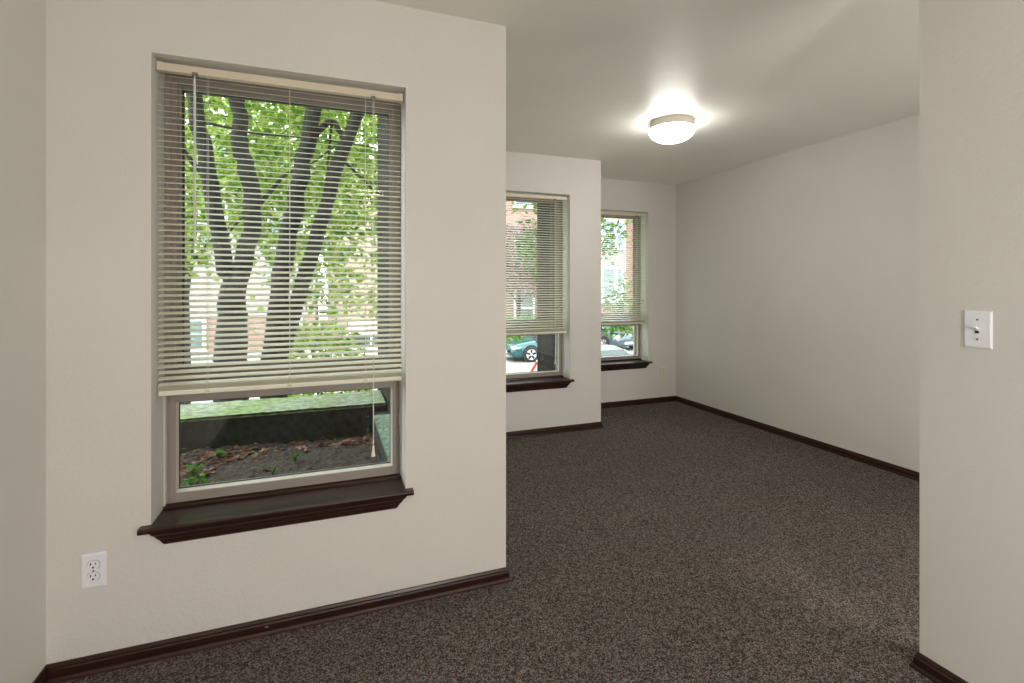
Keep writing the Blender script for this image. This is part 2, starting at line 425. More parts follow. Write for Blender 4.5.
# ------------------------------------------------------------------ venetian blinds
def blind(x0, y, label, bottom=.897, tilt=20):
    Z0 = y                                              # wall face
    root = empty('venetian_blind', (x0, y, WT)); tag(root, label, 'blind', 'venetian blinds lowered over the three windows')
    xa, xb = .006, WW - .007
    top = -.010
    hr = MB(); hr.bbox(xa, xb, .044, .070, top - .031, top - .002, .002)
    h = hr.build('headrail', M['rail'], root)
    for sx in (xa - .002, xb - .016):
        MB().bbox(sx, sx + .018, .0405, .073, top - .0325, top - .001, .0015).build('end_bracket', M['rail'], h)
    nsl = 0
    ct, stt = math.cos(math.radians(tilt)), math.sin(math.radians(tilt))
    bz = bottom - WT
    sl = MB(); zc = top - .045; hw = .0125; yc = .057
    zs = []
    while zc > bz + .040: zs.append((zc, 1)); zc -= .0213
    for k in range(4): zs.append((bz + .0225 + k * .0033, 0))
    for zc, tl in zs:
        c_, s_ = (ct, stt) if tl else (math.cos(.12), math.sin(.12))
        pts = []
        for k in range(5):
            q = -1 + k * .5; yy = q * hw; zz = .0011 * (1 - q * q)
            pts.append((yy, zz))
        top_ = [(yc + a * c_ - b_ * s_, zc + a * s_ + b_ * c_) for a, b_ in pts]
        bot_ = [(yc + a * c_ - (b_ - .0005) * s_, zc + a * s_ + (b_ - .0005) * c_) for a, b_ in pts][::-1]
        sl.prism(top_ + bot_, lambda a, b_, t: (t, a, b_), xa + .0005, xb - .003, smooth=False)
    sl.build('slats', M['slat'], root)
    br = MB(); br.bbox(xa + .002, xb - .004, yc - .0135, yc + .0125, bz, bz + .019, .004)
    br.bbox(xa + .0018, xb - .0038, yc - .0142, yc - .012, bz + .006, bz + .0075, .0004).bbox(xa + .0018, xb - .0038, yc - .0142, yc - .012, bz + .0115, bz + .013, .0004)
    rb = br.build('bottom_rail', M['slat'], root)
    for lx in (.1595, .435, .717):
        lc = MB()
        for yy in (yc - .0135, yc + .0133):
            lc.tube([(lx, yy, top - .03), (lx, yy, bz + .012)], .0007, 5)
        lc.build('ladder_cord', M['cord'], root)
        MB().lathe([(.006, 0), (.0075, .002), (.0075, .004), (.004, .006)], (lx, yc - .018, bz + .007), 12, 'y').build('cord_button', M['rail'], rb)
    wx = .122
    MB().bbox(wx - .009, wx + .009, .034, .046, top - .038, top - .027, .001).build('tilt_clip', M['brass'], h)
    MB().tube([(wx, .037, top - .034), (wx, .0365, top - .045), (wx + .001, .033, top - .06), (wx + .002, .030, -.656)], [.0018, .0024, .0043, .0043], 6, smooth=False).build('tilt_wand', M['wand'], root)
    cx = .7465
    MB().bbox(cx - .009, cx + .009, .036, .046, top - .038, top - .027, .001).build('cord_lock', M['brass'], h)
    cd = MB()
    cd.tube([(cx - .0015, .037, top - .036), (cx - .001, .034, -1.46)], .0009, 5); cd.tube([(cx + .003, .037, top - .036), (cx + .001, .034, -1.46)], .0009, 5)
    lc = cd.build('lift_cord', M['cord'], root)
    MB().lathe([(.0025, .0), (.004, -.004), (.0045, -.016), (.008, -.036), (.0085, -.042), (.006, -.044)], (cx, .034, -1.458), 14).build('tassel', M['cord'], lc)
    return root
blind(WIN[0][0], YA, 'cream slatted blind on the largest nearest window, with tassel hanging over the lower pane')
blind(WIN[1][0], YB, 'cream slatted blind on the middle window, half hidden by the near wall corner', .868)
blind(WIN[2][0], YC, 'cream slatted blind on the farthest narrow-looking window beside the back corner outlet', .872)

# ------------------------------------------------------------------ outlets and switch
def plate_mesh(mat, root, w=.070, h=.114):
    mb = MB()
    o = [(-w / 2, 0, -h / 2), (w / 2, 0, -h / 2), (w / 2, 0, h / 2), (-w / 2, 0, h / 2)]
    b_ = .004
    m_ = [(x, -.0025, z) for x, _, z in o]
    t_ = [((1 if x > 0 else -1) * (w / 2 - b_), -.0055, (1 if z > 0 else -1) * (h / 2 - b_)) for x, _, z in o]
    vs = o + m_ + t_
    mb.add(vs, [(k, (k + 1) % 4, 4 + (k + 1) % 4, 4 + k) for k in range(4)] + [(4 + k, 4 + (k + 1) % 4, 8 + (k + 1) % 4, 8 + k) for k in range(4)] + [(8, 9, 10, 11), (3, 2, 1, 0)])
    return mb.build('wall_plate', mat, root)
def outlet(loc, mat, label, mat2):
    root = empty('power_outlet', loc); tag(root, label, 'power outlet')
    pl = plate_mesh(mat, root)
    for dz in (.0195, -.0195):
        pts = []
        for k in range(28):
            a = 2 * PI * k / 28
            x_, z_ = .0172 * math.cos(a), .0172 * math.sin(a)
            z_ = max(-.0142, min(.0142, z_)); pts.append((x_, z_ + dz))
        rc = MB().prism(pts, lambda a, b2, t: (a, t, b2), -.0078, -.005).build('receptacle', mat2, root)
        MB().prism([(a * 1.07, dz + (b2 - dz) * 1.07) for a, b2 in pts], lambda a, b2, t: (a, t, b2), -.0057, -.0052).build('rim_gap', M['gapgrey'], rc)
        MB().box(-.0082, -.0052, -.0082, -.007, dz + .0005, dz + .009).build('slot', M['dark'], rc)
        MB().box(.0052, .0080, -.0082, -.007, dz + .0015, dz + .008).build('slot', M['dark'], rc)
        MB().lathe([(.0031, -.0082), (.0031, -.007)], (0, 0, dz - .0075), 14, 'y').build('ground_hole', M['dark'], rc)
    MB().lathe([(.001, -.0071), (.0028, -.0066), (.0032, -.005)], (0, 0, 0), 14, 'y').build('screw', M['brass'], root)
    return root
outlet((-.733, YA, .339), M['plate'], 'white duplex outlet low on the near wall below the large window', M['plate'])
outlet((3.497, YC, .340), M['cream'], 'ivory outlet low on the far wall beside the back corner', M['cream'])
sw = empty('light_switch', (XN, .914, 1.157), -PI / 2); tag(sw, 'white toggle light switch on the near right wall', 'light switch')
plate_mesh(M['plate'], sw)
tb = MB().box(-.0062, .0062, -.0072, -.005, -.0125, .0125).build('toggle_slot', M['cream'], sw)
MB().box(-.0048, .0048, -.0078, -.007, -.0115, -.004).build('slot_gap', M['dark'], tb)
MB().prism([(-.005, -.004), (-.005, .005), (-.0195, .0115), (-.021, .0055)], lambda a, b2, t: (t, a, b2), -.0045, .0045).build('toggle', M['plate'], sw, bevel=.001)
for dz in (.030, -.030):
    MB().lathe([(.001, -.0071), (.0026, -.0066), (.003, -.005)], (0, 0, dz), 12, 'y').build('screw', M['brass'], sw)

# ------------------------------------------------------------------ ceiling lights
def dome(loc, label, strength, colr):
    root = empty('ceiling_light', loc); tag(root, label, 'ceiling light')
    MB().lathe([(.120, 0), (.140, -.001), (.143, -.006), (.145, -.040), (.150, -.046), (.150, -.052), (.138, -.052), (.125, -.020)], (0, 0, 0), 48).build('light_pan', M['pan'], root)
    prof = [(.1375, -.040), (.146, -.050), (.1525, -.060)]
    for k in range(1, 13):
        a = k / 12 * PI / 2
        prof.append((.153 * math.cos(a) if k < 12 else .002, -.062 - .082 * math.sin(a)))
    MB().lathe(prof, (0, 0, 0), 48).build('glass_bowl', emit('lit_bowl', colr, strength), root)
    for k in range(3):
        a = .35 + k * 2 * PI / 3
        s_ = MB().lathe([(.004, .0), (.004, .007), (.002, .009)], (0, 0, 0), 10, 'x')
        s_.shift(Matrix.Translation((.148 * math.cos(a), .148 * math.sin(a), -.046)) @ Matrix.Rotation(a, 4, 'Z'))
        s_.build('thumb_screw', M['brass'], root)
    return root
FARL, NEAR_FILL = (2.237, 2.815, H), (.45, -1.35, H)
dome(FARL, 'glowing white glass dome light with cream pan on the far ceiling', 34, (1, .97, .91))
dome(NEAR_FILL, 'added glass dome fill light on the ceiling behind the viewer, out of view', 22, (1, .95, .88))  # made-up fixture out of view, added to brighten the near room

# ------------------------------------------------------------------ outdoors
GZ = -1.95
S(MB().box(-60, 80, YA + T + .5, 90, GZ - .2, GZ), 'ground_street', M['asphalt'])
S(MB().box(-40, 60, 5.0, 9.8, GZ, GZ + .05), 'ground_sidewalk', M['walk'])
# planter below the large window
pl = empty('planter_box', (-.8, 2.9, .3)); tag(pl, 'raised concrete planter with mossy coping outside the large window', 'planter')
def loc(mb, o): return mb.shift(Matrix.Translation(-Vector(o.location)))
def rough_box(mb, x0, x1, y0, y1, z0, z1, nx, ny, amp, rnd):
    # a slab with a gently uneven top
    g = [[(x0 + (x1 - x0) * i / nx, y0 + (y1 - y0) * j / ny, z1 + rnd.uniform(-amp, amp)) for j in range(ny + 1)] for i in range(nx + 1)]
    vs = [p for r_ in g for p in r_]
    mb.add(vs, [(i * (ny + 1) + j, (i + 1) * (ny + 1) + j, (i + 1) * (ny + 1) + j + 1, i * (ny + 1) + j + 1) for i in range(nx) for j in range(ny)])
    mb.box(x0, x1, y0, y1, z0, z1 - amp)
    for xs in (x0, x1):
        i = 0 if xs == x0 else nx
        for j in range(ny):
            a, b_ = g[i][j], g[i][j + 1]; mb.add([a, b_, (b_[0], b_[1], z1 - amp - .01), (a[0], a[1], z1 - amp - .01)], [(0, 1, 2, 3)])
    for ys in (y0, y1):
        j = 0 if ys == y0 else ny
        for i in range(nx):
            a, b_ = g[i][j], g[i + 1][j]; mb.add([a, b_, (b_[0], b_[1], z1 - amp - .01), (a[0], a[1], z1 - amp - .01)], [(0, 1, 2, 3)])
rnd = random.Random(3)
fw = MB().box(-1.9, .384, 3.47, 3.84, -1.95, .474); w_ = loc(fw, pl).build('planter_wall', M['damp'], pl)
cp = MB(); rough_box(cp, -1.92, .37, 3.45, 3.86, -.0+.475, .496, 60, 10, .003, rnd); loc(cp, pl).build('coping', M['coping'], w_)
sw2 = MB().box(.285, .384, 2.33, 3.45, -1.95, .434); w2 = loc(sw2, pl).build('planter_wall', M['damp'], pl)
cp2 = MB(); rough_box(cp2, .275, .384, 2.37, 3.30, .435, .455, 6, 30, .003, rnd); loc(cp2, pl).build('coping', M['side_coping'], w2)
lw = MB().box(-1.9, -1.75, 2.33, 3.47, -1.95, .44); loc(lw, pl).build('planter_wall', M['damp'], pl)
# soil
sb = MB(); nx, ny = 70, 40
def soilz(x, y):
    return .295 + .02 * math.sin(x * 3.1 + 1) * math.cos(y * 4.3) + .03 * (2.9 - y) * .3
def f2(i, j):
    x = -1.75 + 2.03 * i / nx; y = 2.335 + 1.13 * j / ny
    return (x, y, soilz(x, y) + rnd.uniform(-.010, .010))
vs = [f2(i, j) for i in range(nx + 1) for j in range(ny + 1)]
sb.add(vs, [(i * (ny + 1) + j, (i + 1) * (ny + 1) + j, (i + 1) * (ny + 1) + j + 1, i * (ny + 1) + j + 1) for i in range(nx) for j in range(ny)], True)
sb.box(-1.75, .28, 2.335, 3.465, .0, .20)
tag(sb.build('soil', M['soil']), 'dark bare soil filling the planter outside the large window', 'soil', kind='stuff')
def leaf(mb, p, s, rnd, fold=.25, asp=.55, up=None):
    d = Vector((rnd.gauss(0, 1), rnd.gauss(0, 1), rnd.gauss(0, .6) if up is None else rnd.gauss(0, up))).normalized()
    e = d.cross(Vector((rnd.gauss(0, 1), rnd.gauss(0, 1), rnd.gauss(0, 1)))).normalized()
    if up is not None:
        e = d.cross(Vector((rnd.gauss(0, .25), rnd.gauss(0, .25), 1))).normalized()
    nn = d.cross(e); p = Vector(p)
    a = p; b_ = p + d * s; w = s * asp * .5
    h = nn * s * fold * .5; m_ = p + d * s * .5
    mb.add([a, p + d * s * .22 + e * w * .8 + h * .8, p + d * s * .55 + e * w + h, b_, p + d * s * .55 - e * w + h, p + d * s * .22 - e * w * .8 + h * .8], [(0, 1, 2, 3), (0, 3, 4, 5)])
# leaf litter, sprouts
lt = MB()
for cx, cy, sx, sy, n_ in [(-.80, 3.20, .20, .12, 150), (-.50, 3.28, .12, .08, 60), (.08, 3.30, .16, .07, 80), (-.3, 3.1, .6, .3, 14)]:
    for k in range(n_):
        x = min(.25, max(-1.7, rnd.gauss(cx, sx))); y = min(3.44, max(2.4, rnd.gauss(cy, sy)))
        leaf(lt, (x, y, soilz(x, y) + .006 + rnd.uniform(0, .014)), rnd.uniform(.03, .06), rnd, .3, .6, .12)
for k in range(500):
    x, y = rnd.uniform(-1.7, .25), rnd.uniform(2.4, 3.42)
    leaf(lt, (x, y, soilz(x, y) + .008 + rnd.uniform(0, .006)), rnd.uniform(.012, .03), rnd, .3, .35, .12)
tag(lt.build('leaf_litter', M['litter']), 'dry brown fallen leaves lying on the planter soil', 'dead leaves', kind='stuff')
sprouts = [(-.585, 3.25, .07, 'bright green sprout beside the brown leaves near the planter wall'),
           (-.17, 3.0, .06, 'small green seedling in the middle of the planter soil'),
           (-.27, 2.86, .045, 'tiny green seedling left of the middle of the planter soil'),
           (-.60, 2.74, .11, 'leafy green weed at the lower left corner of the pane'),
           (-.66, 3.02, .085, 'low green weed beside the left pile of dead leaves'),
           (-.38, 2.72, .035, 'tiny pale sprout nearest the lower edge of the glass')]
for x, y, s, lb in sprouts:
    mb = MB()
    z = soilz(x, y)
    for k in range(16):
        a = k * 2.4; dx, dy = math.cos(a) * s * .5 * rnd.uniform(.3, 1), math.sin(a) * s * .5 * rnd.uniform(.3, 1)
        mb.tube([(0, 0, 0), (dx * .5, dy * .5, s * .5), (dx, dy, s * .7)], .0012, 4)
        leaf(mb, (dx, dy, s * .7), s * .42, rnd, .2, .55, .3)
    o = mb.build('weed_sprout', M['leaf3']); o.location = (x, y, z); tag(o, lb, 'weed', 'green weeds in the planter')

# trees
def crown(mb, blobs, rnd, size):
    for cx, cy, cz, rx, ry, rz, ncl in blobs:
        for k in range(ncl):
            while True:
                p = Vector((rnd.uniform(-1, 1), rnd.uniform(-1, 1), rnd.uniform(-1, 1)))
                if .25 < p.length < 1: break
            c = Vector((cx + p.x * rx, cy + p.y * ry, cz + p.z * rz))
            r_ = rnd.uniform(.18, .42)
            for j in range(rnd.randint(9, 20)):
                q = c + Vector((rnd.gauss(0, r_), rnd.gauss(0, r_), rnd.gauss(0, r_ * .4)))
                leaf(mb, q, rnd.uniform(.7, 1.25) * size, rnd, .25, .62)
def wiggle(path, rnd, n=3, amp=.02):
    # Catmull-Rom through the points
    P = [Vector(p) for p in path]; out = []
    for i in range(len(P) - 1):
        p0, p1, p2, p3 = P[max(i - 1, 0)], P[i], P[i + 1], P[min(i + 2, len(P) - 1)]
        for k in range(n):
            t = k / n
            out.append(.5 * ((2 * p1) + (p2 - p0) * t + (2 * p0 - 5 * p1 + 4 * p2 - p3) * t * t + (3 * p1 - p0 - 3 * p2 + p3) * t ** 3) + Vector((rnd.uniform(-amp, amp),) * 3))
    out.append(P[-1]); return out
def tree(base, stems, branches, blobs, leafm, label, size=.13, seed=1, name='street_tree', group='trees by the street', cat='tree'):
    rnd = random.Random(seed)
    root = empty(name, base); tag(root, label, cat, group)
    B = Vector(base)
    tk = MB()
    for path, r0, r1 in stems:
        pts = [p - B for p in wiggle(path, rnd)]
        tk.tube(pts, [r0 + (r1 - r0) * i / (len(pts) - 1) for i in range(len(pts))], 12, wob=.07, rnd=rnd)
    tk.build('trunk', M['bark'], root)
    for path, r0, r1 in branches:
        pts = [p - B for p in wiggle(path, rnd, 4, .008)]
        MB().tube(pts, [r0 + (r1 - r0) * i / (len(pts) - 1) for i in range(len(pts))], 7, wob=.05, rnd=rnd).build('branch', M['bark'], root)
    if blobs:
        lf = MB(); crown(lf, [(b_[0] - B.x, b_[1] - B.y, b_[2] - B.z) + tuple(b_[3:]) for b_ in blobs], rnd, size)
        f_ = lf.build('foliage', leafm, root); f_['kind'] = 'stuff'
    return root
tree((-.90, 5.6, GZ),
     [([(-.93, 5.6, GZ), (-.92, 5.6, -.6), (-.90, 5.6, .57), (-.90, 5.6, 1.0), (-.885, 5.6, 1.28)], .18, .115),
      ([(-.90, 5.6, .57), (-.90, 5.6, .95), (-.915, 5.6, 1.31), (-.985, 5.6, 1.56), (-1.09, 5.6, 2.30), (-1.15, 5.6, 2.73), (-1.24, 5.6, 3.11), (-1.34, 5.65, 3.7), (-1.5, 5.8, 4.8)], .085, .06),
      ([(-.87, 5.6, .7), (-.86, 5.6, 1.1), (-.818, 5.6, 1.45), (-.737, 5.6, 1.82), (-.719, 5.6, 2.21), (-.773, 5.6, 2.46), (-.84, 5.6, 2.71), (-.835, 5.6, 3.14), (-.84, 5.6, 3.66), (-.8, 5.7, 4.8)], .092, .068)],
     [([(-.73, 5.6, 2.05), (-.63, 5.62, 2.16), (-.51, 5.66, 2.33), (-.40, 5.7, 2.48), (-.2, 5.8, 2.6), (.1, 5.95, 2.9)], .028, .008),
      ([(-1.1, 5.6, 2.35), (-1.3, 5.55, 2.6), (-1.5, 5.6, 3.1)], .03, .01),
      ([(-1.0, 5.6, 1.65), (-.86, 5.4, 1.85), (-.7, 5.4, 2.0), (-.5, 5.45, 1.95)], .016, .004),
      ([(-1.15, 5.6, 2.9), (-.7, 5.55, 2.83), (-.1, 5.5, 2.82), (.5, 5.5, 2.78)], .014, .006)],
     [(-1.9, 8.4, 3.7, 2.3, 1.8, 1.95, 400), (-1.0, 6.6, 4.9, 2.4, 1.3, 1.0, 90), (-1.9, 7.6, 1.8, .5, .6, .35, 16), (-3.4, 7.6, 3.2, 1.2, 1.2, 1.8, 110)], M['leaf'],
     'leafy tree with two dark stems forking low, left of the pair in the large window', .13, 11)
tree((-.47, 5.3, GZ),
     [([(-.52, 5.3, GZ), (-.52, 5.3, -.4), (-.507, 5.3, .59), (-.472, 5.3, .96), (-.419, 5.3, 1.41), (-.311, 5.3, 2.05), (-.221, 5.3, 2.54), (-.129, 5.3, 3.05), (-.073, 5.35, 3.56), (0, 5.5, 4.7)], .098, .065),
      ([(-.47, 5.3, -.2), (-.45, 5.3, .3), (-.437, 5.3, .626), (-.34, 5.3, .906), (-.257, 5.3, 1.211), (-.129, 5.3, 1.659), (.059, 5.3, 2.413), (.281, 5.3, 3.047), (.46, 5.35, 3.64), (.7, 5.5, 4.6)], .085, .055)],
     [([(-.20, 5.3, 2.62), (-.184, 5.3, 2.69), (-.073, 5.3, 2.853), (.021, 5.3, 2.945), (.097, 5.3, 2.903), (.150, 5.3, 2.78)], .035, .028),
      ([(.031, 5.3, 2.925), (.012, 5.3, 2.66), (-.007, 5.3, 2.408), (-.045, 5.3, 2.15)], .014, .007),
      ([(.12, 5.3, 2.60), (.291, 5.28, 2.431), (.43, 5.25, 2.286), (.60, 5.25, 2.12)], .018, .007),
      ([(-.25, 5.3, 1.25), (-.05, 5.2, 1.2), (.2, 5.15, 1.22)], .014, .004)],
     [(.6, 8.2, 3.7, 2.0, 1.7, 1.7, 340), (.3, 6.4, 4.9, 2.0, 1.1, .9, 70), (-.05, 7.8, 1.5, .35, .5, .8, 34), (-.5, 8.2, 2.1, .8, .6, .5, 40), (.72, 7.6, 1.15, .14, .3, .35, 8)], M['leaf'],
     'leafy tree with two dark stems leaning right, right of the pair in the large window', .13, 12)
# low shrub seen behind the second trunk
tree((-3.4, 14.5, GZ), [([(-3.4, 14.5, GZ), (-3.4, 14.5, 1.0), (-3.2, 14.5, 3.2), (-3.0, 14.5, 5.5)], .16, .08)],
     [([(-3.3, 14.5, 1.8), (-2.2, 14.4, 3.0), (-.8, 14.3, 3.9)], .07, .02), ([(-3.3, 14.5, 2.2), (-4.2, 14.4, 3.2), (-5, 14.3, 4.2)], .06, .02)],
     [(-6.0, 14.2, 4.6, 3.0, 1.8, 3.2, 200), (-1.2, 14.2, 5.4, 4.2, 1.8, 3.0, 430), (-3.4, 14.2, 2.9, 1.2, 1.0, .8, 50)], M['leaf'],
     'broad green tree farther back, filling the view behind the dark forked trunks', .17, 17)
# small tree whose leaves reach into the middle and far windows
tree((4.7, 8.9, GZ), [([(4.7, 8.9, GZ), (4.72, 8.9, 0), (4.65, 8.9, 1.4), (4.8, 8.9, 2.8), (4.75, 8.9, 4.4)], .12, .05)],
     [([(4.68, 8.9, .6), (5.1, 8.7, 1.0), (5.7, 8.5, 1.15)], .03, .008), ([(4.66, 8.9, 1.6), (4.1, 8.7, 2.1), (3.6, 8.6, 2.3)], .03, .008),
      ([(4.7, 8.9, 1.0), (5.2, 9.0, 1.8), (5.5, 9, 2.4)], .03, .008)],
     [(5.75, 8.7, .95, .45, .4, .5, 13), (5.65, 8.6, .40, .35, .35, .16, 8), (5.1, 8.8, 2.35, .45, .5, .5, 20), (4.5, 8.8, 3.5, 1.3, .9, .7, 60), (3.95, 8.7, 2.0, .38, .4, .5, 20), (3.85, 8.7, 2.9, .3, .4, .3, 10)],
     M['leaf2'], 'slender green tree with drooping leaves between the middle and far windows', .13, 13)
tree((10.6, 27.2, GZ), [([(10.6, 27.2, GZ), (10.6, 27.2, .2), (10.7, 27.2, 2)], .14, .08)],
     [([(10.6, 27.2, .2), (10, 27.1, 1.0), (9.5, 27, 1.8)], .06, .02), ([(10.6, 27.2, .2), (11.4, 27.1, 1.2), (11.9, 27, 2)], .06, .02)],
     [(10.9, 26.6, 2.9, 2.5, .9, 2.3, 620)], M['plum'], 'plum-leaved tree in front of the brick building across the street', .15, 14)
# hedge behind the cars
hd = empty('hedge', (9.6, 22.6, GZ)); tag(hd, 'bright green clipped hedge behind the teal car', 'hedge')
mb = MB(); rr = random.Random(5)
for k in range(2600):
    x, y, z = rr.uniform(-3.2, 1.6), rr.uniform(-.4, .4), rr.uniform(0, 1.75)
    leaf(mb, (x, y, z), rr.uniform(.1, .2), rr, .25, .6)
o = mb.build('foliage', M['leaf3'], hd); o['kind'] = 'stuff'
for x_ in (-2.6, -1, .8): MB().tube([(x_, 0, 0), (x_ + .1, 0, 1.2)], .04, 6).build('stem', M['bark'], hd)
sh = empty('shrub', (-.15, 9.6, GZ + .05)); tag(sh, 'low rounded green shrub behind the leaning tree trunks', 'shrub')
mb = MB()
for k in range(2200):
    p = Vector((rr.gauss(0, 1), rr.gauss(0, 1), rr.gauss(0, 1))).normalized() * rr.uniform(.75, 1)
    leaf(mb, (p.x * .95, p.y * .8, 1.28 + p.z * 1.28), rr.uniform(.1, .17), rr, .25, .6)
o = mb.build('foliage', M['leaf'], sh); o['kind'] = 'stuff'
MB().tube([(0, 0, 0), (.05, 0, .8), (0, 0, 1.5)], .05, 7).build('stem', M['bark'], sh)

# buildings across the street
def building(name, label, x0, x1, y, h, wallm, wins, stripes=(), depth=8):
    root = empty(name, ((x0 + x1) / 2, y, GZ)); tag(root, label, 'building')
    ox, oy, oz = root.location
    MB().box(x0 - ox, x1 - ox, 0, depth, 0, h).build('wall', wallm, root)
    MB().box(x0 - ox - .15, x1 - ox + .15, -.25, depth + .1, h, h + .35).build('roof', M['white_trim'], root)
    for xa, xb, za, zb, mm in stripes:
        MB().box(xa - ox, xb - ox, -.12, 0, za - oz, zb - oz).build('wall_panel', mm, root)
    for cx, cz, w, hh in wins:
        dy = -.16 if any(a <= cx <= b_ for a, b_, *_ in stripes) else -.05
        fr = MB()
        t = .13
        X0, X1_, Z0, Z1 = cx - ox - w / 2, cx - ox + w / 2, cz - oz - hh / 2, cz - oz + hh / 2
        fr.box(X0 - t, X0, dy - .06, 0, Z0 - t, Z1 + t).box(X1_, X1_ + t, dy - .06, 0, Z0 - t, Z1 + t).box(X0, X1_, dy - .06, 0, Z0 - t, Z0).box(X0, X1_, dy - .06, 0, Z1, Z1 + t)
        fr.box(X0, X1_, dy - .05, 0, (Z0 + Z1) / 2 - .04, (Z0 + Z1) / 2 + .04)
        fr.box(X0 - t - .08, X1_ + t + .08, dy - .14, 0, Z0 - t - .09, Z0 - t)
        f_ = fr.build('window', M['white_trim'], root)
        MB().box(X0, X1_, dy - .02, 0, Z0, Z1).build('pane', M['pane'], f_)
    return root
w1 = [(x, -1.0, .55, 1.3) for x in (-8.6, -5.8, -4.1, -1.6)] + [(x, z, 1.0, 1.7) for x in (-8.2, -5.1, -2.2) for z in (4.2, 7.4)]
building('apartment_building', 'pink brick apartment building behind the left tree trunks', -16, -.6, 27, 10.5, M['pink_brick'], w1, [(-16, -.6, -.15, 8.4, M['white_wall'])])
w2 = [(x, z, 1.1, 1.7) for x in (1.2, 7.2) for z in (4.0, 7.2)]
b2_ = building('apartment_building', 'cream stuccoed building behind the right side of the large window', 0, 6.6, 30, 10.5, M['cream_wall'], [])
w3 = [(x, z, 1.15, 2.0) for x in (8.6, 11.6, 14.4) for z in (-.1, 3.6, 7.4)] + [(17.7, 4.8, .85, 1.6), (18.55, 4.8, .32, 1.6), (17.7, 1.4, .85, 2.0), (18.55, 1.4, .32, 2.0), (17.7, 7.9, .85, 1.6), (24.5, 3.85, 1.2, 2.1), (24.5, .7, 1.2, 2.1)]
building('apartment_building', 'red brick apartment building with white window bays beyond the far windows', 7.4, 30, 29, 10.5, M['red_brick'], w3, [(16.4, 19.15, .0, 9.6, M['white_wall']), (7.4, 15.6, -1.95, 8.2, M['pink_brick'])])
# white slatted gate beside the cream building
gt = empty('white_gate', (2.0, 24.6, GZ)); tag(gt, 'white slatted double gate beyond the street, right side of the large window', 'gate')
for k in range(2):
    lx = -.95 + k * 1.05
    mb = MB()
    for j in range(9): mb.box(lx + .05 + j * .1, lx + .12 + j * .1, -.02, .02, .08, 1.55)
    mb.box(lx, lx + .95, .02, .05, .2, .3).box(lx, lx + .95, .02, .05, 1.3, 1.4)
    mb.build('gate_leaf', M['white_trim'], gt)
for px_ in (-1.02, .08, 1.12):
    MB().bbox(px_ - .05, px_ + .05, -.05, .05, 0, 1.75, .01).build('post', M['white_trim'], gt)

